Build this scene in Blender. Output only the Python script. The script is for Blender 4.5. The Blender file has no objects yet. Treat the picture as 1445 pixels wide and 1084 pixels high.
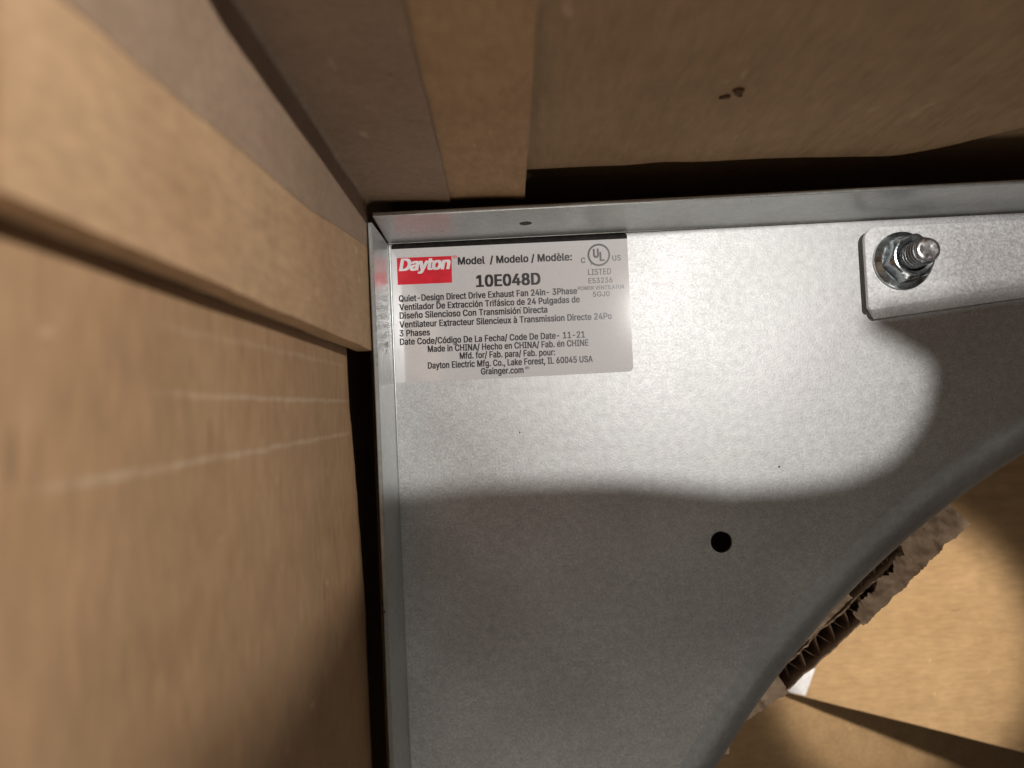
import bpy, bmesh, math, random
from mathutils import Vector, Matrix, noise, geometry

random.seed(7)
MM = 0.001
scene = bpy.context.scene

# ---------------------------------------------------------------- camera
cam_data = bpy.data.cameras.new("camera")
cam = bpy.data.objects.new("camera", cam_data)
scene.collection.objects.link(cam)
cam.location = (37.47 * MM, -60.74 * MM, 241.06 * MM)
cam.rotation_euler = (0.05763, 0.004295, -0.05045)
cam_data.sensor_width = 36.0
cam_data.lens = 26.906
cam_data.clip_start = 0.004
cam_data.clip_end = 20.0
cam_data.dof.use_dof = True
cam_data.dof.focus_distance = 0.243
cam_data.dof.aperture_fstop = 13.0
scene.camera = cam

# ---------------------------------------------------------------- world, light, exposure
world = bpy.data.worlds.new("World")
scene.world = world
world.use_nodes = True
bg = world.node_tree.nodes["Background"]
bg.inputs["Color"].default_value = (1.0, 0.93, 0.86, 1)
bg.inputs["Strength"].default_value = 0.12


def lamp(name, loc, aim, power, radius, cone, blend, color):
    d = bpy.data.lights.new(name, 'SPOT')
    d.energy = power
    d.shadow_soft_size = radius * MM
    d.spot_size = math.radians(cone)
    d.spot_blend = blend
    d.color = color
    o = bpy.data.objects.new(name, d)
    scene.collection.objects.link(o)
    a, b = Vector(loc) * MM, Vector(aim) * MM
    o.location = a
    o.rotation_euler = (b - a).to_track_quat('-Z', 'Y').to_euler()
    return o


# a small bright work lamp above the edge of the box, plus a spot added to light the floor below the opening
lamp("work_lamp", (148, 18, 290), (70, -35, 0), 2.25, 0.72, 120, 0.6, (1.0, 0.975, 0.94))
lamp("opening_fill", (228, -20, 238), (251, -193, -200), 11.0, 12.0, 20.0, 0.55, (1.0, 0.93, 0.82))
room = bpy.data.lights.new("fill_light", 'AREA')  # soft fill added inside the carton to brighten the end sheet
room.shape, room.size, room.size_y = 'RECTANGLE', 0.22, 0.14
room.energy = 0.40
room.color = (1.0, 0.93, 0.84)
fill_o = bpy.data.objects.new("fill_light", room)
scene.collection.objects.link(fill_o)
fill_o.location = (0.05, -0.45, 0.12)
fill_o.rotation_euler = (Vector((0.11, 0.0, 0.07)) - Vector((0.05, -0.45, 0.12))).to_track_quat('-Z', 'Y').to_euler()

scene.view_settings.view_transform = 'Standard'
scene.view_settings.look = 'None'
scene.view_settings.exposure = 0.0
scene.view_settings.gamma = 1.0
scene.view_settings.use_curve_mapping = False
scene.cycles.max_bounces = 8


# ---------------------------------------------------------------- material helpers
def new_mat(name):
    m = bpy.data.materials.new(name)
    m.use_nodes = True
    nt = m.node_tree
    return m, nt, nt.nodes["Principled BSDF"]


def N(nt, kind, **kw):
    n = nt.nodes.new(kind)
    for k, v in kw.items():
        if k in n.inputs.keys():
            n.inputs[k].default_value = v
        else:
            setattr(n, k, v)
    return n


def coords(nt, scale=(1, 1, 1), rot=(0, 0, 0)):
    tc = N(nt, 'ShaderNodeTexCoord')
    mp = N(nt, 'ShaderNodeMapping')
    mp.inputs['Scale'].default_value = scale
    mp.inputs['Rotation'].default_value = rot
    nt.links.new(tc.outputs['Object'], mp.inputs['Vector'])
    return mp.outputs['Vector']


def tex_noise(nt, vec, scale, detail=3, rough=0.6):
    n = N(nt, 'ShaderNodeTexNoise', Scale=scale, Detail=detail, Roughness=rough)
    nt.links.new(vec, n.inputs['Vector'])
    return n.outputs['Fac']


def ramp(nt, fac, stops):
    r = N(nt, 'ShaderNodeValToRGB')
    el = r.color_ramp.elements
    while len(el) < len(stops):
        el.new(0.5)
    for e, (p, c) in zip(el, stops):
        e.position = p
        e.color = c if len(c) == 4 else (*c, 1)
    nt.links.new(fac, r.inputs['Fac'])
    return r.outputs['Color']


def mix(nt, fac, a, b, mode='MIX'):
    m = N(nt, 'ShaderNodeMix', data_type='RGBA', blend_type=mode)
    for sock, v in ((m.inputs['Factor'], fac), (m.inputs['A'], a), (m.inputs['B'], b)):
        pass
    fa, aa, bb = m.inputs[0], m.inputs[6], m.inputs[7]
    for sock, v in ((fa, fac), (aa, a), (bb, b)):
        if isinstance(v, (int, float)):
            sock.default_value = v
        elif isinstance(v, tuple):
            sock.default_value = v if len(v) == 4 else (*v, 1)
        else:
            nt.links.new(v, sock)
    return m.outputs[2]


def math_node(nt, op, a, b=None, clamp=False):
    m = N(nt, 'ShaderNodeMath', operation=op, use_clamp=clamp)
    for i, v in enumerate((a, b)):
        if v is None:
            continue
        if isinstance(v, (int, float)):
            m.inputs[i].default_value = v
        else:
            nt.links.new(v, m.inputs[i])
    return m.outputs[0]


def bump(nt, bsdf, height, strength, dist):
    b = N(nt, 'ShaderNodeBump', Strength=strength, Distance=dist)
    nt.links.new(height, b.inputs['Height'])
    nt.links.new(b.outputs['Normal'], bsdf.inputs['Normal'])


# ---------------------------------------------------------------- materials
def steel(name, base=(0.615, 0.612, 0.612), metallic=0.80, rough=0.545, speck=1.0):
    m, nt, b = new_mat(name)
    v = coords(nt)
    fine = tex_noise(nt, v, 1500, 2, 0.7)
    mid = tex_noise(nt, v, 420, 3, 0.6)
    big = tex_noise(nt, v, 26, 3, 0.55)
    k = 0.20 * speck
    c1 = ramp(nt, fine, [(0.30, tuple(x * (1 - k) for x in base)), (0.70, tuple(min(1, x * (1 + k)) for x in base))])
    c2 = ramp(nt, mid, [(0.3, (0.88, 0.88, 0.88)), (0.7, (1.07, 1.07, 1.06))])
    c3 = ramp(nt, big, [(0.3, (0.86, 0.845, 0.85)), (0.7, (1.06, 1.07, 1.07))])
    col = mix(nt, 1.0, mix(nt, 1.0, c1, c2, 'MULTIPLY'), c3, 'MULTIPLY')
    # scattered dirt specks
    vo = N(nt, 'ShaderNodeTexVoronoi', Scale=75.0, Randomness=1.0)
    nt.links.new(v, vo.inputs['Vector'])
    spot = math_node(nt, 'LESS_THAN', vo.outputs['Distance'], 0.026)
    sep = N(nt, 'ShaderNodeSeparateColor')
    nt.links.new(vo.outputs['Color'], sep.inputs['Color'])
    few = math_node(nt, 'GREATER_THAN', sep.outputs[0], 0.62)
    dirt = math_node(nt, 'MULTIPLY', spot, few)
    col = mix(nt, dirt, col, (0.07, 0.045, 0.035))
    nt.links.new(col, b.inputs['Base Color'])
    b.inputs['Metallic'].default_value = metallic
    r = ramp(nt, fine, [(0.3, (rough - 0.07,) * 3), (0.7, (rough + 0.09,) * 3)])
    r = math_node(nt, 'ADD', r, math_node(nt, 'MULTIPLY', math_node(nt, 'SUBTRACT', big, 0.5), 0.22 * speck))
    nt.links.new(r, b.inputs['Roughness'])
    # hair scratches: thin ridges of a stretched noise
    sv = coords(nt, (30, 900, 1), (0, 0, 0.5))
    sn = tex_noise(nt, sv, 1.0, 1, 0.4)
    scr = math_node(nt, 'LESS_THAN', math_node(nt, 'ABSOLUTE', math_node(nt, 'SUBTRACT', sn, 0.71)), 0.006)
    hgt = math_node(nt, 'ADD', fine, math_node(nt, 'MULTIPLY', scr, -0.6))
    bump(nt, b, hgt, 0.12 * speck, 0.0004)
    return m


M_PANEL = steel("galvanised_steel")
M_RING = steel("galvanised_steel_ring", base=(0.62, 0.63, 0.625), metallic=0.78, rough=0.36, speck=0.4)
M_FLANGE = steel("galvanised_steel_smooth", base=(0.50, 0.52, 0.51), metallic=0.6, rough=0.33, speck=0.15)
M_BRACKET = steel("galvanised_steel_bracket", base=(0.76, 0.755, 0.76), metallic=0.55, rough=0.45, speck=0.9)


def zinc(name, base, rough):
    m, nt, b = new_mat(name)
    v = coords(nt)
    n1 = tex_noise(nt, v, 500, 3)
    nt.links.new(ramp(nt, n1, [(0.3, tuple(x * 0.75 for x in base)), (0.7, base)]), b.inputs['Base Color'])
    b.inputs['Metallic'].default_value = 1.0
    nt.links.new(ramp(nt, n1, [(0.3, (rough - 0.06,) * 3), (0.7, (rough + 0.12,) * 3)]), b.inputs['Roughness'])
    bump(nt, b, n1, 0.12, 0.0006)
    return m


M_NUT = zinc("zinc_plated_nut", (0.50, 0.55, 0.57), 0.24)
M_BOLT = zinc("zinc_plated_bolt", (0.40, 0.41, 0.43), 0.30)  # threads' dark reflection put into a darker base colour
M_TIP = zinc("lit_bolt_end", (0.80, 0.80, 0.82), 0.24)  # lighter copy of the bolt colour for the lit end face


def cardboard(name, base=(0.40, 0.275, 0.165), fibre_rot=(0, 0, 0), fibre=(1, 1, 1), lines=None, flutes=None, rough=0.85):
    m, nt, b = new_mat(name)
    v = coords(nt)
    fv = coords(nt, fibre, fibre_rot)
    n_f = tex_noise(nt, fv, 600, 4, 0.65)
    n_m = tex_noise(nt, v, 90, 4, 0.6)
    n_b = tex_noise(nt, v, 18, 3, 0.5)
    c = ramp(nt, n_f, [(0.28, tuple(x * 0.84 for x in base)), (0.72, tuple(x * 1.12 for x in base))])
    c = mix(nt, 1.0, c, ramp(nt, n_m, [(0.3, (0.90, 0.89, 0.87)), (0.7, (1.05, 1.05, 1.06))]), 'MULTIPLY')
    c = mix(nt, 1.0, c, ramp(nt, n_b, [(0.3, (0.90, 0.87, 0.84)), (0.7, (1.06, 1.06, 1.06))]), 'MULTIPLY')
    # darker wood-fibre flecks
    vo = N(nt, 'ShaderNodeTexVoronoi', Scale=160.0)
    nt.links.new(fv, vo.inputs['Vector'])
    sep = N(nt, 'ShaderNodeSeparateColor')
    nt.links.new(vo.outputs['Color'], sep.inputs['Color'])
    fleck = math_node(nt, 'MULTIPLY', math_node(nt, 'LESS_THAN', vo.outputs['Distance'], 0.10),
                      math_node(nt, 'GREATER_THAN', sep.outputs[0], 0.80))
    c = mix(nt, math_node(nt, 'MULTIPLY', fleck, 0.45), c, tuple(x * 0.4 for x in base))
    # pale scuffs where the facing paper is rubbed up
    n_s = tex_noise(nt, coords(nt, (1, 1, 0.45)), 210, 2, 0.5)
    scuff = math_node(nt, 'MULTIPLY', math_node(nt, 'SUBTRACT', n_s, 0.70, clamp=True), 6.0, clamp=True)
    c = mix(nt, math_node(nt, 'MULTIPLY', scuff, 0.7), c, tuple(min(1, x * 1.7 + 0.05) for x in base))
    if lines:   # rubbed crease lines: (y0, z0, y1, z1, half width) in mm on the sheet's own y-z plane
        xyz = N(nt, 'ShaderNodeSeparateXYZ')
        nt.links.new(v, xyz.inputs['Vector'])
        wob = math_node(nt, 'MULTIPLY', math_node(nt, 'SUBTRACT', n_m, 0.5), 1.2 * MM)
        for (y0, z0, y1, z1, w, amt) in lines:
            s = (y1 - y0) / (z1 - z0)
            pred = math_node(nt, 'ADD', math_node(nt, 'MULTIPLY', math_node(nt, 'SUBTRACT', xyz.outputs['Z'], z0 * MM), s), y0 * MM)
            d = math_node(nt, 'ABSOLUTE', math_node(nt, 'SUBTRACT', math_node(nt, 'ADD', xyz.outputs['Y'], wob), pred))
            f = math_node(nt, 'SUBTRACT', 1.0, math_node(nt, 'DIVIDE', d, w * MM), clamp=True)
            mid, half = (z0 + z1) / 2 * MM, abs(z1 - z0) / 2 * MM
            e = math_node(nt, 'DIVIDE', math_node(nt, 'ABSOLUTE', math_node(nt, 'SUBTRACT', xyz.outputs['Z'], mid)), half)
            e = math_node(nt, 'MULTIPLY', math_node(nt, 'SUBTRACT', 1.0, e, clamp=True), 4.0, clamp=True)
            f = math_node(nt, 'MULTIPLY', math_node(nt, 'MULTIPLY', f, e),
                          math_node(nt, 'MULTIPLY', ramp(nt, n_f, [(0.35, (0.25,) * 3), (0.6, (1,) * 3)]), amt))
            c = mix(nt, f, c, (0.62, 0.52, 0.38))
    nt.links.new(c, b.inputs['Base Color'])
    b.inputs['Roughness'].default_value = rough
    b.inputs['Specular IOR Level'].default_value = 0.25
    h = math_node(nt, 'ADD', n_f, math_node(nt, 'MULTIPLY', n_m, 1.5))
    if flutes:   # the corrugation pressing faintly through the facing paper
        wv = N(nt, 'ShaderNodeTexWave', Scale=23.0, Distortion=0.6, Detail=1.0)
        wv.bands_direction = 'X' if flutes[0] else 'Y'
        nt.links.new(v, wv.inputs['Vector'])
        h = math_node(nt, 'ADD', h, math_node(nt, 'MULTIPLY', wv.outputs['Fac'], 0.8))
    bump(nt, b, h, 0.35, 0.0005)
    return m


M_LINER = cardboard("cardboard_liner", (0.405, 0.262, 0.148), fibre=(1, 1, 0.35))
M_SHEET = cardboard("cardboard_side_sheet", (0.335, 0.208, 0.112), fibre=(1, 0.22, 1), lines=[
    (-54.4, 150, -51.0, 26, 0.65, 0.36), (-64.5, 175, -59.6, 28, 0.75, 0.36), (-45.6, 150, -41.6, 30, 0.7, 0.16)])
M_TOPSHEET = cardboard("cardboard_end_sheet", (0.375, 0.25, 0.145), fibre=(1, 1, 0.18), flutes=(1, 0, 0))
M_OUTER = cardboard("cardboard_outer", (0.30, 0.20, 0.115))
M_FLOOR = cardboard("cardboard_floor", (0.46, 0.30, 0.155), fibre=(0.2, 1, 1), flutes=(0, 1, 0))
M_TAPE = cardboard("kraft_paper_tape", (0.285, 0.200, 0.138), fibre=(1, 1, 1), rough=0.6)
M_TORN = cardboard("torn_cardboard", (0.66, 0.50, 0.36), fibre=(1, 1, 1))
M_FLUTE = cardboard("torn_cardboard_flute", (0.50, 0.36, 0.25))


def plain(name, col, rough=0.5, metallic=0.0, nscale=300, amount=0.12, coat=0.0):
    m, nt, b = new_mat(name)
    v = coords(nt)
    n1 = tex_noise(nt, v, nscale, 3)
    nt.links.new(ramp(nt, n1, [(0.3, tuple(x * (1 - amount) for x in col)), (0.7, tuple(min(1, x * (1 + amount)) for x in col))]), b.inputs['Base Color'])
    b.inputs['Roughness'].default_value = rough
    b.inputs['Metallic'].default_value = metallic
    b.inputs['Coat Weight'].default_value = coat
    return m, nt, b


M_LABEL, lnt, lb = plain("silver_label_film", (0.80, 0.772, 0.776), 0.085, 0.25, 900, 0.03)
_v = coords(lnt)
_vo = N(lnt, 'ShaderNodeTexVoronoi', Scale=170.0)
lnt.links.new(_v, _vo.inputs['Vector'])
_sp = N(lnt, 'ShaderNodeSeparateColor')
lnt.links.new(_vo.outputs['Color'], _sp.inputs['Color'])
_d = math_node(lnt, 'MULTIPLY', math_node(lnt, 'LESS_THAN', _vo.outputs['Distance'], 0.05), math_node(lnt, 'GREATER_THAN', _sp.outputs[0], 0.84))
_old = lb.inputs['Base Color'].links[0].from_socket
lnt.links.new(mix(lnt, math_node(lnt, 'MULTIPLY', _d, 0.7), _old, (0.22, 0.12, 0.10)), lb.inputs['Base Color'])
M_INK = plain("black_ink", (0.022, 0.018, 0.020), 0.32)[0]
M_RED = plain("red_ink", (0.72, 0.018, 0.035), 0.34, 0.15)[0]
M_WHITEINK = plain("white_ink", (0.80, 0.76, 0.76), 0.4)[0]
M_REFLBAND, _nt, _b = plain("dark_reflection", (0.014, 0.012, 0.010), 0.55, 0.0, 500, 0.6)  # dark reflection at the label's top edge, put into the colour
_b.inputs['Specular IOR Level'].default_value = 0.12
M_PAPER = plain("white_paper", (0.80, 0.79, 0.82), 0.7)[0]
M_GLUE = plain("brown_glue", (0.10, 0.05, 0.022), 0.95)[0]
M_MARK = plain("black_pencil_mark", (0.03, 0.03, 0.03), 0.6)[0]


# ---------------------------------------------------------------- geometry helpers (all in mm)
def link(name, me, mat, parent=None, smooth=False):
    o = bpy.data.objects.new(name, me)
    scene.collection.objects.link(o)
    if mat is not None:
        me.materials.clear()
        me.materials.append(mat)
    if parent is not None:
        o.parent = parent
    if smooth:
        for p in me.polygons:
            p.use_smooth = True
    return o


def mesh_from(verts, faces, name):
    me = bpy.data.meshes.new(name)
    me.from_pydata([tuple(c * MM for c in v) for v in verts], [], faces)
    me.update()
    return me


def fix_normals(me):
    bm = bmesh.new()
    bm.from_mesh(me)
    bmesh.ops.remove_doubles(bm, verts=bm.verts, dist=1e-7)
    bmesh.ops.recalc_face_normals(bm, faces=bm.faces)
    bm.to_mesh(me)
    bm.free()
    return me


def thing(name, label, category, loc=(0, 0, 0)):
    o = bpy.data.objects.new(name, None)
    scene.collection.objects.link(o)
    o.empty_display_size = 0.01
    o.location = tuple(c * MM for c in loc)
    o["label"], o["category"] = label, category
    return o


def tag(o, label, category):
    o["label"], o["category"] = label, category
    return o


def prism(poly, z0, z1, name, bevel=0.0, seg=2):
    """Extrude an xy polygon between z0 and z1."""
    n = len(poly)
    v = [(x, y, z0) for x, y in poly] + [(x, y, z1) for x, y in poly]
    f = [tuple(range(n))[::-1], tuple(range(n, 2 * n))]
    f += [(i, (i + 1) % n, n + (i + 1) % n, n + i) for i in range(n)]
    me = fix_normals(mesh_from(v, f, name))
    if bevel:
        bm = bmesh.new()
        bm.from_mesh(me)
        ed = [e for e in bm.edges if e.calc_face_angle(0) > 0.5]
        bmesh.ops.bevel(bm, geom=ed, offset=bevel * MM, segments=seg, affect='EDGES', clamp_overlap=True)
        bm.to_mesh(me)
        bm.free()
    return me


def box(x0, x1, y0, y1, z0, z1, name, bevel=0.0):
    return prism([(x0, y0), (x1, y0), (x1, y1), (x0, y1)], z0, z1, name, bevel)


def lathe(profile, segs, name, a0=0.0, a1=2 * math.pi, center=(0, 0)):
    full = abs(a1 - a0 - 2 * math.pi) < 1e-6
    cols = segs if full else segs + 1
    v, f = [], []
    n = len(profile)
    for i in range(cols):
        a = a0 + (a1 - a0) * i / segs
        for r, z in profile:
            v.append((center[0] + r * math.cos(a), center[1] + r * math.sin(a), z))
    for i in range(segs):
        j = (i + 1) % cols
        for k in range(n - 1):
            f.append((i * n + k, j * n + k, j * n + k + 1, i * n + k + 1))
    return mesh_from(v, f, name)


def plate_with_holes(outer, holes, thick, name):
    cu = bpy.data.curves.new(name, 'CURVE')
    cu.dimensions = '2D'
    cu.fill_mode = 'BOTH'
    cu.extrude = thick / 2 * MM
    for pts in [outer] + holes:
        s = cu.splines.new('POLY')
        s.points.add(len(pts) - 1)
        for p, q in zip(s.points, pts):
            p.co = (q[0] * MM, q[1] * MM, 0, 1)
        s.use_cyclic_u = True
    tmp = bpy.data.objects.new(name, cu)
    scene.collection.objects.link(tmp)
    dg = bpy.context.evaluated_depsgraph_get()
    me = bpy.data.meshes.new_from_object(tmp.evaluated_get(dg))
    bpy.data.objects.remove(tmp)
    me.name = name
    return fix_normals(me)


def circle(cx, cy, r, n):
    return [(cx + r * math.cos(2 * math.pi * i / n), cy + r * math.sin(2 * math.pi * i / n)) for i in range(n)]


def nz(x, y, z=0.0):
    return noise.noise(Vector((x, y, z)))


def board(uvfun, nu, nv, thick_dir, thick, name):
    """A thick sheet: uvfun(s,t) -> point (mm); the back is offset by thick*thick_dir."""
    front = [uvfun(i / nu, j / nv) for i in range(nu + 1) for j in range(nv + 1)]
    back = [tuple(p[k] + thick_dir[k] * thick for k in range(3)) for p in front]
    n = len(front)
    idx = lambda i, j: i * (nv + 1) + j
    f = []
    for i in range(nu):
        for j in range(nv):
            q = (idx(i, j), idx(i + 1, j), idx(i + 1, j + 1), idx(i, j + 1))
            f.append(q)
            f.append(tuple(a + n for a in q[::-1]))
    rim = [idx(i, 0) for i in range(nu + 1)] + [idx(nu, j) for j in range(1, nv + 1)] + \
          [idx(i, nv) for i in range(nu - 1, -1, -1)] + [idx(0, j) for j in range(nv - 1, 0, -1)]
    for a, b in zip(rim, rim[1:] + rim[:1]):
        f.append((a, b, b + n, a + n))
    me = fix_normals(mesh_from(front + back, f, name))
    for p in me.polygons:
        p.use_smooth = True
    me.set_sharp_from_angle(angle=math.radians(40))
    return me


# ---------------------------------------------------------------- the carton
PANEL = 690.0
RC, RR = 345.0, 301.0
FLOOR_Z = -200.0
carton = thing("cardboard_box", "brown cardboard shipping carton holding the metal fan", "box", (RC, -RC, FLOOR_Z))


def part_of(o, root):
    """parent while keeping mm coordinates absolute"""
    o.parent = root
    o.matrix_parent_inverse = root.matrix_basis.inverted()
    return o


def carton_part(name, me, mat):
    return part_of(link(name, me, mat), carton)


X0, X1, Y0, Y1 = -15.0, 705.0, -705.0, 16.2
carton_part("side_wall", box(X0 - 5, X0, Y0, Y1, FLOOR_Z - 230, 248, "side_wall"), M_OUTER)
carton_part("side_wall", box(X1, X1 + 5, Y0, Y1, FLOOR_Z - 230, 248, "side_wall"), M_OUTER)
carton_part("end_wall", box(X0 - 5, X1 + 5, Y1, Y1 + 5, FLOOR_Z - 230, 175, "end_wall"), M_OUTER)
carton_part("end_wall", box(X0 - 5, X1 + 5, Y0 - 5, Y0, FLOOR_Z - 230, 248, "end_wall"), M_OUTER)


# floor: an upper flap that ends on a slanting edge, over a lower flap
def floor_edge(x):
    return -216.8 + (x - 183.4) * (-39.4 / 129.4)


def upper_floor(s, t):
    x = X0 + 1 + s * (X1 - X0 - 2)
    y0, y1 = floor_edge(x), Y1 - 1
    y = y0 + t * (y1 - y0)
    z = FLOOR_Z + 0.25 * math.sin(y * 0.8) + 1.5 * nz(x * 0.02, y * 0.02)
    return (x, y, z)


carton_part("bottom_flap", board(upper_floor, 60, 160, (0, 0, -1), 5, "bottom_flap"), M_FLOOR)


def lower_floor(s, t):
    x = X0 + 1 + s * (X1 - X0 - 2)
    y = Y0 + 1 + t * (Y1 - Y0 - 2)
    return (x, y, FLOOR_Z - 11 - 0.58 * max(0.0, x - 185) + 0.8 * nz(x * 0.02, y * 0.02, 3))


carton_part("bottom_flap", board(lower_floor, 40, 40, (0, 0, -1), 3, "bottom_flap"), M_FLOOR)

# added flap out of view, outline shaped to cast the panel's shadow edge
flap = [(700, 13.0), (400, 13.0), (175, 12.9), (163, 13.0), (154.9, 12.05), (148.3, 11.4), (150.4, 10.0), (151.0, 9.0), (150.6, 7.2), (150.0, 6.2), (148.9, 5.0),
        (147.0, 4.25), (144.5, 4.0), (142.0, 4.0), (139.6, 4.35), (137.5, 4.65), (134.9, 4.75), (131, 4.8), (127, 4.6),
        (126, -20), (128, -45), (126, -60), (175, -75), (250, -110), (700, -110)]
carton_part("shadow_flap", prism(flap, 250.0, 254.0, "shadow_flap"), M_OUTER)
CURL = [(127.2, 4.7, 252.0), (128.5, 3.4, 256), (131.4, 5.2, 262.5), (133.8, 6.8, 268), (137.1, 9.3, 276), (139.3, 11.0, 281), (139.6, 11.3, 283.5), (139.0, 10.8, 285)]  # added curl out of view, softens the shadow on the side sheet


def curl(s, t):
    u = s * (len(CURL) - 1)
    i = min(int(u), len(CURL) - 2)
    k = u - i
    p = [CURL[i][c] + (CURL[i + 1][c] - CURL[i][c]) * k for c in range(3)]
    return (p[0] - 2 * t * t, p[1] - 42 * t, p[2])


carton_part("shadow_curl", board(curl, 20, 10, (1, 0, 0.3), 0.8, "shadow_curl"), M_OUTER)


# ---------------------------------------------------------------- inner cardboard sheets
def left_sheet(s, t):
    y = 8.0 - s * 690.0
    z0 = 27.5 if y > -52 else max(15.5, 27.5 + (y + 52) * 0.21)
    z0 += 0.6 * nz(y * 0.15, 4.2)
    z = z0 + (t ** 1.4) * (235 - z0)
    bend = max(0.0, 1.0 - (z - z0) / 9.0)
    x = -7.0 - 2.2 * bend ** 2 + 0.5 * nz(y * 0.035, z * 0.03) + 0.12 * nz(y * 0.25, z * 0.06)
    return (x, y, z)


tag(link("cardboard_sheet", board(left_sheet, 260, 60, (-1, 0, 0), 4, "cardboard_sheet"), M_SHEET),
    "long brown cardboard sheet with pale rubbed creases beside the fan's edge", "cardboard sheet")

EDGE = [(-6.0, 29), (44, 31), (62, 31.2), (72, 31.0), (79, 32.0), (83, 32.2), (90, 30.9), (110, 30.0), (144, 28.0), (151, 28.5), (160, 33), (174, 44), (186, 52), (200, 58), (700, 60)]


def edge_z(x):
    for (a, za), (b, zb) in zip(EDGE, EDGE[1:]):
        if a <= x <= b:
            return za + (zb - za) * (x - a) / (b - a)
    return 60.0


def top_sheet(s, t):
    x = -6.0 + (s ** 1.5) * 700.0
    z0 = edge_z(x) + 0.15 * nz(x * 0.3, 1.0)
    z = z0 + t * (182 - z0)
    y = 11.0 + 0.35 * nz(x * 0.03, z * 0.03, 9) + 0.1 * nz(x * 0.12, z * 0.02, 5)
    return (x, y, z)


end_sheet = tag(link("cardboard_sheet", board(top_sheet, 220, 60, (0, 1, 0), 4, "cardboard_sheet"), M_TOPSHEET),
                "shaded brown cardboard sheet with small glue spots behind the fan's upper edge", "cardboard sheet")
for k, (gx, gz, gr) in enumerate([(90.3, 76.6, 1.25), (90.6, 75.2, 0.9), (88.4, 73.6, 0.9), (87.4, 73.3, 0.55), (91.4, 73.9, 0.5)]):
    pts = [(gx + gr * (1 + 0.5 * nz(math.cos(a) * 2, math.sin(a) * 2, k * 3.1)) * math.cos(a),
            gz + 0.75 * gr * (1 + 0.5 * nz(math.cos(a) * 2, math.sin(a) * 2, k * 5.7)) * math.sin(a)) for a in [i * math.pi / 8 for i in range(16)]]
    v = [(x, 10.55, z) for x, z in pts] + [(x, 11.6, z) for x, z in pts]
    n = 16
    f = [tuple(range(n)), tuple(range(n, 2 * n))[::-1]] + [(i, (i + 1) % n, n + (i + 1) % n, n + i) for i in range(n)]
    link("glue_spot", fix_normals(mesh_from(v, f, "glue_spot")), M_GLUE, end_sheet)

# ---------------------------------------------------------------- folded corner liner with paper tape
liner = thing("corner_liner", "folded cardboard corner liner sealed with paper tape in the box corner", "cardboard liner", (-2, 6, 24))
LB = 24.0


def liner_path(off, lo_l, x_r):
    """xy path along the inner face: down the side leg, round the fold, along the end leg"""
    pts = []
    for i in range(13):
        t = i / 12
        pts.append((-2.0 - off, lo_l + t * (5.0 - lo_l)))
    r = 1.2 + off
    for i in range(1, 7):
        a = math.pi - i / 7 * math.pi / 2
        pts.append((-0.8 + r * math.cos(a), 5.0 + r * math.sin(a)))
    for i in range(15):
        t = i / 14
        pts.append((-0.8 + t * (x_r + 0.8), 6.2 + off - 1.0 * t * t))
    return pts


def liner_mesh(lo_fun, xr_fun, off0, off1, z_lo, z_hi, rows, wob, name):
    v, f = [], []
    per = None
    for j in range(rows + 1):
        z = z_lo + (z_hi - z_lo) * j / rows
        inner = liner_path(off0, lo_fun(z), xr_fun(z))
        outer = liner_path(off1, lo_fun(z), xr_fun(z))
        ring = inner + outer[::-1]
        per = len(ring)
        for k, (x, y) in enumerate(ring):
            d = wob * (nz(x * 0.06, y * 0.06, z * 0.03) + 0.35 * nz(x * 0.3, y * 0.3, z * 0.12))
            zz = z
            if j == 0:
                zz += 0.5 * nz(x * 0.2, y * 0.2, 7.7)
            v.append((x + d * 0.7, y + d * 0.7, zz))
    for j in range(rows):
        for k in range(per):
            a, b = j * per + k, j * per + (k + 1) % per
            f.append((a, b, b + per, a + per))
    h = per // 2
    for base in (0, rows * per):
        for k in range(h - 1):
            f.append((base + k, base + k + 1, base + per - 2 - k, base + per - 1 - k))
    me = fix_normals(mesh_from(v, f, name))
    for p in me.polygons:
        p.use_smooth = True
    me.set_sharp_from_angle(angle=math.radians(40))
    return me


part_of(link("liner_board", liner_mesh(lambda z: -36.2 - 0.021 * z, lambda z: 43.4 + 0.007 * z + 0.15 * nz(z * 0.1, 2), 0.0, 4.4, LB, 182, 60, 0.35, "liner_board"), M_LINER), liner)
part_of(link("paper_tape", liner_mesh(lambda z: (-6.6 - 0.118 * (z - 22) if z < 86 else -14.2 - 0.06 * (z - 86)) + 0.25 * nz(z * 0.2, 1), lambda z: 22.0 + 0.012 * z + 0.12 * nz(z * 0.25, 3), -0.13, 0.02, LB + 0.4, 182, 60, 0.35, "paper_tape"), M_TAPE), liner)

# ---------------------------------------------------------------- the exhaust fan
fan = thing("exhaust_fan", "galvanised steel exhaust fan panel with a round opening lying in the box", "fan", (RC, -RC, -40))


def fan_part(name, me, mat, smooth=False):
    return part_of(link(name, me, mat, None, smooth), fan)


ROLL = 317.5
fan_part("hole_lip", lathe([(3.30, -0.5), (3.30, 0.05), (3.42, 0.10), (3.58, 0.02)], 48, "hole_lip", center=(99.8, -99.3)), M_FLANGE, True)
me = plate_with_holes([(0, 0), (PANEL, 0), (PANEL, -PANEL), (0, -PANEL)],
                      [circle(RC, -RC, ROLL, 360), circle(99.8, -99.3, 3.35, 48)], 1.2, "panel")
me.transform(Matrix.Translation((0, 0, -0.6 * MM)))
fan_part("panel", me, M_PANEL)

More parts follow.
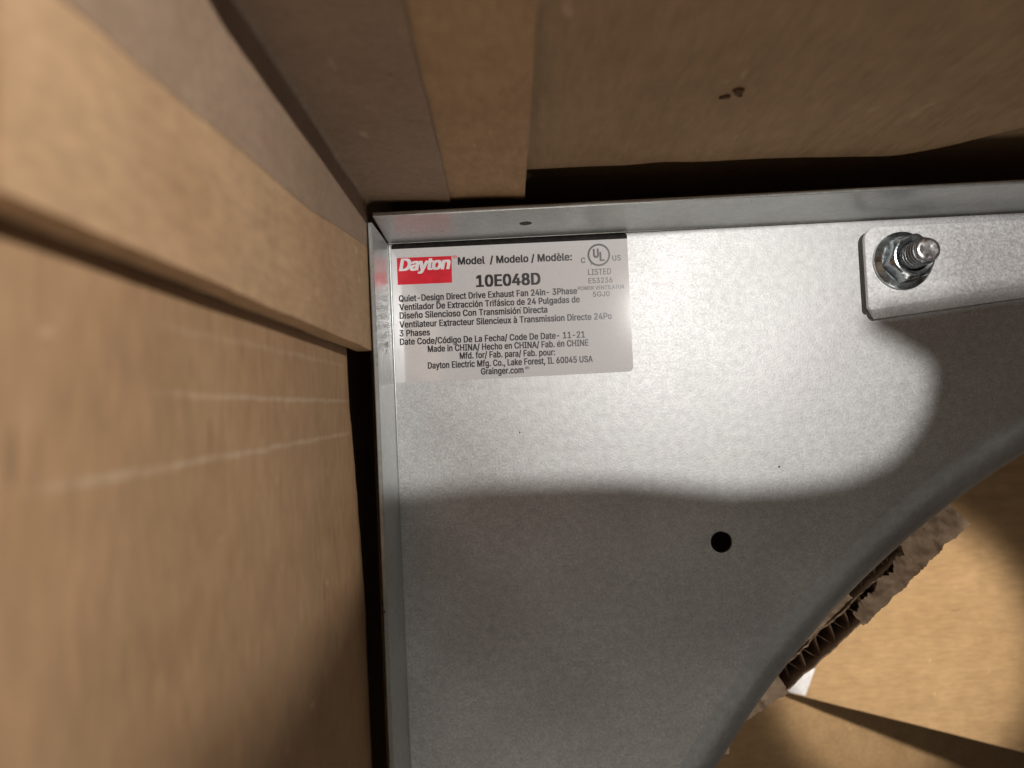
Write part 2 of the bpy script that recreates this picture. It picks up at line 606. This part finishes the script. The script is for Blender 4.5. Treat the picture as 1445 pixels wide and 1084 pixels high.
prof = []
for i in range(15):
    a = i / 14 * math.pi / 2
    prof.append((RR + (ROLL - RR) * (1 - math.sin(a)), -20.0 * (1 - math.cos(a))))
prof += [(RR, -30), (RR + 1.2, -30), (RR + 1.2, -20)]
for i in range(14, -1, -1):
    a = i / 14 * math.pi / 2
    prof.append((RR + 1.2 + (ROLL - RR - 1.2) * (1 - math.sin(a)), -1.2 - 19.0 * (1 - math.cos(a))))
ring = lathe(prof, 360, "inlet_ring", center=(RC, -RC))
fix_normals(ring)
ring_o = fan_part("inlet_ring", ring, M_RING, True)
ring.set_sharp_from_angle(angle=math.radians(50))


def flange_profile():
    """(across, height): inner face with a small fold radius"""
    p = [(0.0, 0.0)]
    p = []
    r = 0.5
    for i in range(7):
        a = i / 6 * math.pi / 2
        p.append((-r + r * math.sin(a), r - r * math.cos(a)))
    p += [(0.25, 26.8), (0.45, 27.0), (1.3, 27.0), (1.5, 26.8), (1.25, -1.2), (-0.5, -1.2)]
    p[0] = (-0.5, 0.012)
    return p


def extrude_profile(points_at, n, name):
    """points_at(i) -> list of xyz ring points"""
    rings = [points_at(i) for i in range(n + 1)]
    m = len(rings[0])
    v = [q for rg in rings for q in rg]
    f = [(i * m + k, i * m + (k + 1) % m, (i + 1) * m + (k + 1) % m, (i + 1) * m + k) for i in range(n) for k in range(m)]
    f += [tuple(range(m)), tuple(range(n * m, n * m + m))[::-1]]
    return fix_normals(mesh_from(v, f, name))


FP = flange_profile()
top_fl = extrude_profile(lambda i: [(0.1 + (PANEL - 0.2) * (i / 60) ** 1.5, a + (0.9 * h / 27 if h > 2 else 0), h) for a, h in FP], 60, "top_flange")
tf = fan_part("top_flange", top_fl, M_FLANGE)
side_fl = extrude_profile(lambda i: [(-a + (0.15 * math.sin(i / 60 * 9)) * (h / 27), -0.5 - (PANEL - 1) * (i / 60) ** 1.5, h) for a, h in FP], 60, "side_flange")
fan_part("side_flange", side_fl, M_FLANGE)
for o in (bpy.data.objects["top_flange"], bpy.data.objects["side_flange"]):
    for p in o.data.polygons:
        p.use_smooth = True
    o.data.set_sharp_from_angle(angle=math.radians(35))

# screw hole through the top flange
cut_me = lathe([(0, -6), (1.9, -6), (1.9, 6), (0, 6)], 24, "cutter")
cut = bpy.data.objects.new("cutter", fix_normals(cut_me))
scene.collection.objects.link(cut)
cut.rotation_euler = (math.pi / 2, 0, 0)
cut.location = (43.7 * MM, 1 * MM, 13.8 * MM)
bpy.context.view_layer.update()
md = tf.modifiers.new("hole", 'BOOLEAN')
md.object, md.operation, md.solver = cut, 'DIFFERENCE', 'EXACT'
dg = bpy.context.evaluated_depsgraph_get()
new = bpy.data.meshes.new_from_object(tf.evaluated_get(dg))
tf.modifiers.clear()
tf.data = new
bpy.data.objects.remove(cut)

# far flanges of the panel
fan_part("far_flange", box(PANEL, PANEL + 1.2, -PANEL, 0, -1.2, 27, "far_flange"), M_FLANGE)
fan_part("far_flange", box(0, PANEL, -PANEL - 1.2, -PANEL, -1.2, 27, "far_flange"), M_FLANGE)

# pencil tick on the side flange
pm = mesh_from([(0.22, -32.8, 11.0), (0.22, -32.6, 11.8), (0.24, -36.6, 12.4), (0.24, -36.4, 11.7)], [(0, 1, 2, 3)], "pencil_mark")
fan_part("pencil_mark", pm, M_MARK)


# ---- motor bracket, bolt and nut
def rounded(poly, radii, seg=6):
    out = []
    n = len(poly)
    for i in range(n):
        p, a, b = Vector(poly[i]), Vector(poly[i - 1]), Vector(poly[(i + 1) % n])
        r = radii[i]
        if r <= 0:
            out.append(tuple(p))
            continue
        u, w = (a - p).normalized(), (b - p).normalized()
        ang = u.angle(w)
        d = r / math.tan(ang / 2)
        c = p + (u + w).normalized() * (r / math.sin(ang / 2))
        s, e = p + u * d, p + w * d
        a0 = math.atan2(s.y - c.y, s.x - c.x)
        a1 = math.atan2(e.y - c.y, e.x - c.x)
        da = (a1 - a0 + math.pi) % (2 * math.pi) - math.pi
        for k in range(seg + 1):
            t = a0 + da * k / seg
            out.append((c.x + r * math.cos(t), c.y + r * math.sin(t)))
    return out


ZB = 5.0
BK = [(149.3, -3.9), (148.9, -29.9), (255, -17.8), (255, -3.9)]
bracket = fan_part("motor_bracket", prism(rounded(BK, [4.0, 1.2, 0, 0]), 3.2, ZB, "motor_bracket", 0.14, 2), M_BRACKET)


def lip(i):
    t = i / 24
    x = 150.2 + t * 104
    yb = -29.85 + (x - 148.9) * (12.1 / 106.1)
    w = 2.6 + 2.2 * t
    skew = 1.6 * (1 - t)
    return [(x, yb + 0.5, ZB - 0.35), (x + 0.1 * skew, yb - 0.25 * w, ZB - 0.5), (x + 0.4 * skew, yb - 0.62 * w, ZB - 1.2),
            (x + skew, yb - w, ZB - 3.0), (x + skew, yb - w, 1.2), (x, yb + 0.5, 1.2)]


lip_o = link("bent_lip", extrude_profile(lip, 24, "bent_lip"), M_BRACKET)
lip_o.parent = bracket
for p in lip_o.data.polygons:
    p.use_smooth = True
lip_o.data.set_sharp_from_angle(angle=math.radians(50))

BX, BY = 160.1, -15.0
# flange nut: conical flange, hexagon body, chamfered collar, open bore
nut_prof_flange = [(4.2, ZB), (8.6, ZB), (9.0, ZB + 0.5), (9.0, ZB + 1.2), (8.5, ZB + 1.7), (7.2, ZB + 2.5), (4.2, ZB + 2.6)]
fl = lathe(nut_prof_flange, 64, "nut_flange", center=(BX, BY))
hexv, hexf = [], []
levels = [(ZB + 2.0, 1.0, 0.0), (ZB + 6.2, 1.0, 0.0), (ZB + 8.0, 1.0, 1.0)]
NS = 72
rows = []
AF = 6.5
prof_levels = [(ZB + 2.0, 9.0), (ZB + 6.0, 9.0), (ZB + 6.8, 7.15), (ZB + 7.5, 6.55), (ZB + 8.0, 6.1), (ZB + 8.1, 5.7), (ZB + 7.7, 4.6), (ZB + 6.8, 4.15)]
for (z, rc) in prof_levels:
    row = []
    for i in range(NS):
        a = 2 * math.pi * i / NS + 0.22
        b = ((a - 0.22) % (math.pi / 3)) - math.pi / 6
        rh = AF / math.cos(b)
        r = min(rh, rc)
        row.append((BX + r * math.cos(a), BY + r * math.sin(a), z))
    rows.append(row)
hexv = [q for row in rows for q in row]
for j in range(len(rows) - 1):
    for i in range(NS):
        k = (i + 1) % NS
        hexf.append((j * NS + i, j * NS + k, (j + 1) * NS + k, (j + 1) * NS + i))
hm = mesh_from(hexv, hexf, "nut_hex")
bm = bmesh.new()
bm.from_mesh(fl)
bm.from_mesh(hm)
bmesh.ops.recalc_face_normals(bm, faces=bm.faces)
nm = bpy.data.meshes.new("flange_nut")
bm.to_mesh(nm)
bm.free()
nut = link("flange_nut", nm, M_NUT, bracket, True)
nm.set_sharp_from_angle(angle=math.radians(28))

# threaded stud: helical ridge
tv, tf_ = [], []
NT, PITCH, Z0, Z1 = 40, 1.5, ZB + 1.0, ZB + 15.4
rowsn = int((Z1 - Z0) / PITCH * 14)
for j in range(rowsn + 1):
    z = Z0 + (Z1 - Z0) * j / rowsn
    for i in range(NT):
        ph = (z / PITCH - i / NT) % 1.0
        tri = 1 - abs(2 * ph - 1)
        r = 3.12 + 0.85 * min(1.0, max(0.0, tri * 2.2 - 0.6))
        if z > Z1 - 0.8:
            r = min(r, 3.75 - 0.3 * (z - Z1 + 0.8) / 0.8)
        a = 2 * math.pi * i / NT
        tv.append((BX + r * math.cos(a), BY + r * math.sin(a), z))
for (r, z) in [(3.42, Z1 + 0.25), (3.1, Z1 + 0.45), (2.5, Z1 + 0.5), (1.3, Z1 + 0.42), (0.5, Z1 + 0.38)]:
    for i in range(NT):
        a = 2 * math.pi * i / NT
        dz = 0.12 * nz(r * math.cos(a) * 0.9, r * math.sin(a) * 0.9, 2.0) if r < 3 else 0
        tv.append((BX + r * math.cos(a), BY + r * math.sin(a), z + dz))
rowsn += 5
for j in range(rowsn):
    for i in range(NT):
        k = (i + 1) % NT
        tf_.append((j * NT + i, j * NT + k, (j + 1) * NT + k, (j + 1) * NT + i))
tf_.append(tuple(rowsn * NT + i for i in range(NT)))
bolt_me = fix_normals(mesh_from(tv, tf_, "threaded_bolt"))
bolt = link("threaded_bolt", bolt_me, M_BOLT, bracket, True)
bolt_me.set_sharp_from_angle(angle=math.radians(40))
bolt_me.materials.append(M_TIP)
for p in bolt_me.polygons:
    if p.center.z > (Z1 - 0.05) * MM:
        p.material_index = 1

# ---- rating label
LT = 0.12
lab_poly = rounded([(0.9, -1.9), (0.6, -44.7), (75.6, -44.7), (76.1, -2.3)], [0.2, 0.4, 1.6, 0.3])
label = fan_part("rating_label", prism(lab_poly, 0.015, LT, "rating_label"), M_LABEL)
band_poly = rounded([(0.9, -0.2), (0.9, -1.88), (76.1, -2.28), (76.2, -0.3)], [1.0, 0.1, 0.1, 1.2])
band = link("dark_reflection_band", prism(band_poly, 0.015, LT + 0.01, "dark_reflection_band"), M_REFLBAND, label)  # strip painted dark as the label edge's reflection
logo_me = prism([(2.50, -4.81), (2.45, -13.45), (19.75, -13.6), (19.95, -5.02)], LT - 0.05, LT + 0.02, "logo_block")
link("logo_block", logo_me, M_RED, label)


try:      # Blender's own bundled interface typeface; its built-in text typeface otherwise
    FACE = bpy.data.fonts.load(bpy.utils.system_resource('DATAFILES', path="fonts") + "/Inter.woff2")
except Exception:
    FACE = None


def text_mesh(body, bold, spacing=1.0):
    cu = bpy.data.curves.new("t", 'FONT')
    if FACE is not None:
        cu.font = FACE
    cu.body = body
    cu.size = 1.0
    cu.offset = bold
    cu.resolution_u = 4
    cu.space_character = spacing
    o = bpy.data.objects.new("t", cu)
    scene.collection.objects.link(o)
    cu.fill_mode = 'NONE'
    d = bpy.context.evaluated_depsgraph_get()
    m = bpy.data.meshes.new_from_object(o.evaluated_get(d))
    bpy.data.objects.remove(o)
    # outlines refilled by winding number (contours of this face overlap), counters left open
    pts = [v.co.to_2d() for v in m.vertices]
    loops, start = [], 0
    linked = {tuple(sorted(e.vertices)) for e in m.edges}
    for k in range(len(pts)):
        if (k, k + 1) not in linked:
            loops.append(list(range(start, k + 1)))
            start = k + 1
    info = []
    for lp in loops:
        q = [pts[k] for k in lp]
        info.append((min(p.x for p in q), max(p.x for p in q), min(p.y for p in q), max(p.y for p in q), q))
    vs, _, tris, *_r = geometry.delaunay_2d_cdt(pts, [tuple(e.vertices) for e in m.edges], [], 0, 1e-6)
    fs = []
    for tr in tris:
        cx, cy = sum(vs[k].x for k in tr) / 3, sum(vs[k].y for k in tr) / 3
        w = 0
        for x0, x1, y0, y1, q in info:
            if not (x0 <= cx <= x1 and y0 <= cy <= y1):
                continue
            for a, b in zip(q, q[1:] + q[:1]):
                if (a.y > cy) != (b.y > cy) and cx < a.x + (cy - a.y) / (b.y - a.y) * (b.x - a.x):
                    w += 1 if b.y > a.y else -1
        if w:
            fs.append(tuple(tr))
    out = bpy.data.meshes.new("t")
    out.from_pydata([(v.x, v.y, 0.0) for v in vs], [], fs)
    out.update()
    return out


def bounds(m):
    xs = [v.co.x for v in m.vertices]
    ys = [v.co.y for v in m.vertices]
    return min(xs), max(xs), min(ys), max(ys)


CAP = bounds(text_mesh("H", 0.0))[3]


def lettering(body, x, y, w, cap, dy, mat, bold=0.018, shear=0.0, dz=0.03, spacing=1.03):
    thin = text_mesh(body, 0.0, spacing)
    bm = bmesh.new()
    for i, (du, dv) in enumerate(((0, 0), (-1, 0.4), (1, -0.4), (-1, -0.4), (1, 0.4)) if bold else ((0, 0),)):
        c = thin.copy()
        for v in c.vertices:
            v.co += Vector((du * bold, dv * bold, i))
        bm.from_mesh(c)
    m = bpy.data.meshes.new("lettering")
    bm.to_mesh(m)
    bm.free()
    x0, x1, _, _ = bounds(m)
    sx, sy = w / (x1 - x0), cap / CAP
    tilt = dy / w
    for v in m.vertices:
        u = (v.co.x - x0 + shear * v.co.y) * sx
        t = v.co.y * sy
        v.co = ((x + u - t * tilt) * MM, (y + t + u * tilt) * MM, (LT + dz + 0.004 * v.co.z) * MM)
    m.update()
    return link("lettering", m, mat, label)


LINES = [
    ("Model  / Modelo / Modèle:", 21.86, -7.93, 36.37, 2.33, -0.45, 0.022),
    ("10E048D", 27.33, -15.35, 20.52, 3.64, -0.20, 0.026),
    ("Quiet-Design Direct Drive Exhaust Fan 24in- 3Phase", 2.59, -18.85, 56.67, 1.98, -0.35, 0.02),
    ("Ventilador De Extracción Trifásico de 24 Pulgadas de", 2.63, -21.62, 57.33, 1.98, -0.35, 0.02),
    ("Diseño Silencioso Con Transmisión Directa", 2.59, -24.30, 46.95, 1.98, -0.40, 0.02),
    ("Ventilateur Extracteur Silencieux à Transmission Directe 24Po", 2.47, -27.17, 67.30, 1.98, -0.60, 0.02),
    ("3 Phases", 2.35, -29.94, 9.66, 1.98, -0.10, 0.02),
    ("Date Code/Código De La Fecha/ Code De Date- 11-21", 2.35, -32.65, 58.61, 1.98, -0.60, 0.02),
    ("Made in CHINA/ Hecho en CHINA/ Fab. en CHINE", 11.06, -35.35, 50.85, 1.98, -0.55, 0.02),
    ("Mfd. for/ Fab. para/ Fab. pour:", 21.04, -38.02, 30.17, 1.98, -0.35, 0.02),
    ("Dayton Electric Mfg. Co., Lake Forest, IL 60045 USA", 10.87, -40.63, 52.12, 1.98, -0.50, 0.02),
    ("Grainger.com", 27.52, -43.32, 13.47, 1.98, -0.18, 0.02),
    ("®", 41.48, -42.65, 1.4, 1.1, 0.0, 0.0),
    ("C", 61.04, -9.44, 1.35, 1.71, 0.0, 0.012),
    ("US", 71.03, -9.20, 2.71, 1.71, 0.0, 0.012),
    ("U", 64.97, -7.88, 1.87, 2.75, 0.0, 0.03),
    ("L", 66.98, -9.02, 1.58, 2.75, 0.0, 0.03),
    ("LISTED", 63.07, -13.42, 7.33, 1.87, -0.03, 0.01),
    ("E53236", 63.04, -16.09, 7.62, 1.66, -0.03, 0.01),
    ("POWER VENTILATOR", 59.52, -18.15, 14.76, 1.2, -0.10, 0.008),
    ("5GJ0", 64.17, -20.42, 5.38, 1.59, -0.05, 0.01),
]
for (t, x, y, w, cap, dy, bold) in LINES:
    lettering(t, x, y, w, cap, dy, M_INK, bold * 1.5)
lettering("Dayton", 3.05, -8.95, 16.1, 3.75, -0.15, M_WHITEINK, 0.042, 0.20, 0.05, 0.97)
lettering("®", 20.2, -6.1, 1.5, 1.2, 0.0, M_RED, 0.0)
ring_mark = lathe([(3.02, LT + 0.03), (3.62, LT + 0.03)], 64, "certification_ring", center=(66.8, -7.1))
link("certification_ring", ring_mark, M_INK, label)


# ---------------------------------------------------------------- torn cardboard under the rim
def lerp_path(path, t):
    d = [0.0]
    for a, b in zip(path, path[1:]):
        d.append(d[-1] + (Vector(b) - Vector(a)).length)
    s = t * d[-1]
    for i in range(len(path) - 1):
        if s <= d[i + 1] or i == len(path) - 2:
            k = (s - d[i]) / (d[i + 1] - d[i])
            return Vector(path[i]).lerp(Vector(path[i + 1]), k)


TZ = -31.0
torn = thing("torn_cardboard_strip", "torn double wall cardboard strip with open flutes under the round opening's rim", "cardboard strip", (160, -120, -70))
OUT = [(194.3, -102.0), (184.8, -109.3), (171.3, -121.0), (158.0, -131.8), (139.6, -147.2), (124.1, -158.6), (108.8, -167.0)]
INN = [(187.0, -94.4), (174.5, -100.5), (163.0, -110.3), (150.0, -120.8), (131.5, -136.0), (116.5, -148.5), (104.0, -158.5)]


def wall_strip(path_a, shift, z_top, z_bot, n, amp, seed, thick, name):
    rings = []
    for i in range(n + 1):
        t = i / n
        p = lerp_path(path_a, t)
        q = lerp_path(path_a, min(1, t + 0.01)) - lerp_path(path_a, max(0, t - 0.01))
        nrm = Vector((q.y, -q.x)).normalized()
        o = p + nrm * (shift + amp * nz(t * 9, seed) + 0.4 * amp * nz(t * 40, seed + 5))
        zt = z_top + 1.2 * nz(t * 16, seed + 2) + 0.7 * nz(t * 60, seed + 3)
        w = nrm * thick
        rings.append([(o.x, o.y, zt), (o.x + w.x, o.y + w.y, zt), (o.x + w.x, o.y + w.y, z_bot), (o.x, o.y, z_bot)])
    return extrude_profile(lambda i: rings[i], n, name)


part_of(link("outer_liner", wall_strip(OUT, 0.0, TZ, TZ - 40, 150, 0.7, 1.0, 0.6, "outer_liner"), M_TORN), torn)
MIDP = [((a[0] + b[0]) / 2, (a[1] + b[1]) / 2) for a, b in zip(OUT, INN)]
part_of(link("middle_liner", wall_strip(MIDP, 0.0, TZ - 0.5, TZ - 40, 150, 0.9, 4.0, 0.6, "middle_liner"), M_TORN), torn)
part_of(link("inner_liner", wall_strip(INN, 0.0, TZ - 1, TZ - 40, 150, 0.7, 8.0, 0.6, "inner_liner"), M_TORN), torn)


def flute(pa, pb, n_waves, seed, name):
    rings = []
    n = n_waves * 12
    for i in range(n + 1):
        t = i / n
        a, b = lerp_path(pa, t), lerp_path(pb, t)
        k = 0.5 + 0.46 * math.sin(t * n_waves * 2 * math.pi)
        o = a.lerp(b, k)
        d = (b - a).normalized() * 0.35
        q = (lerp_path(pa, min(1, t + 0.01)) - lerp_path(pa, max(0, t - 0.01))).normalized() * (0.35 * math.cos(t * n_waves * 2 * math.pi))
        zt = TZ - 1.8 + 1.4 * nz(t * 18, seed) + 0.6 * nz(t * 70, seed)
        w = d + Vector((q.x, q.y))
        rings.append([(o.x, o.y, zt), (o.x + w.x, o.y + w.y, zt), (o.x + w.x, o.y + w.y, TZ - 40), (o.x, o.y, TZ - 40)])
    return extrude_profile(lambda i: rings[i], n, name)


part_of(link("corrugated_flute", flute(OUT, MIDP, 15, 2.0, "corrugated_flute"), M_FLUTE), torn)
part_of(link("corrugated_flute", flute(MIDP, INN, 17, 6.0, "corrugated_flute"), M_FLUTE), torn)


def torn_sheet(t0, t1, w0, w1, seed, lift, name, nu=70, nv=12):
    """crumpled, ragged paper lying over the cut edge between parameters t0..t1 and w0..w1 across"""
    def fn(s, t):
        tt = t0 + (t1 - t0) * s
        rag = 0.16 * nz(s * 7, seed) + 0.10 * nz(s * 26, seed + 3)
        lo, hi = w0 + 0.3 * rag, w1(s) + rag
        a, b = lerp_path(OUT, min(1, max(0, tt + 0.012 * nz(t * 6, seed + 9)))), lerp_path(INN, min(1, max(0, tt + 0.012 * nz(t * 6, seed + 9))))
        p = a.lerp(b, lo + (hi - lo) * t)
        z = TZ + lift + 1.3 * nz(p.x * 0.16, p.y * 0.16, seed) + 0.4 * nz(p.x * 0.45, p.y * 0.45, seed + 2) + 1.2 * t * (1 - t)
        return (p.x, p.y, z)
    return board(fn, nu, nv, (0, 0, -1), 0.5, name)


part_of(link("crumpled_paper", torn_sheet(-0.02, 0.22, -0.02, lambda s: 1.02, 11.0, 1.9, "crumpled_paper"), M_TORN), torn)
part_of(link("crumpled_paper", torn_sheet(0.20, 0.48, -0.04, lambda s: 0.62 - 0.25 * s, 14.0, 1.4, "crumpled_paper"), M_TORN), torn)
part_of(link("crumpled_paper", torn_sheet(0.80, 1.0, 0.0, lambda s: 0.95, 17.0, 1.5, "crumpled_paper"), M_TORN), torn)
part_of(link("crumpled_paper", torn_sheet(0.45, 0.84, 0.62, lambda s: 1.05, 21.0, 0.6, "crumpled_paper"), M_TORN), torn)
fl_poly = [(99.0, -169.5), (102.6, -171.0), (106.0, -174.9), (105.7, -177.2), (100.6, -176.2), (96, -174)]
part_of(link("torn_tab", prism(fl_poly, TZ - 1.0, TZ - 0.4, "torn_tab"), M_TORN), torn)
part_of(link("tab_wall", wall_strip([(108.8, -167.0), (101.5, -171.5), (96, -175)], -1.5, TZ - 1, TZ - 40, 30, 0.5, 33.0, 0.6, "tab_wall"), M_TORN), torn)

pad = [(X1 - 1, Y1 - 1), (X0 + 1, Y1 - 1), (X0 + 1, -650), (30, -650), (40, -330)] + [(80, -190)] + [(p[0] - 2.0, p[1] + 2.5) for p in INN[::-1]] + [(215, -78), (260, -52), (345, -38), (X1 - 1, -38)]
part_of(link("light_block_pad", prism(pad, TZ - 12, TZ - 8, "light_block_pad"), M_FLUTE), torn)  # added unseen board, keeps light out of the hole and edge gap

# ---------------------------------------------------------------- white paper scrap on the carton floor
sc = [(176, -209.0), (199.2, -203.9), (192.6, -218.7), (183, -216.2), (174, -213.5)]
tag(link("paper_scrap", prism(sc, FLOOR_Z + 0.9, FLOOR_Z + 1.2, "paper_scrap"), M_PAPER),
    "small white paper scrap on the lit box bottom under the torn cardboard strip", "paper scrap")
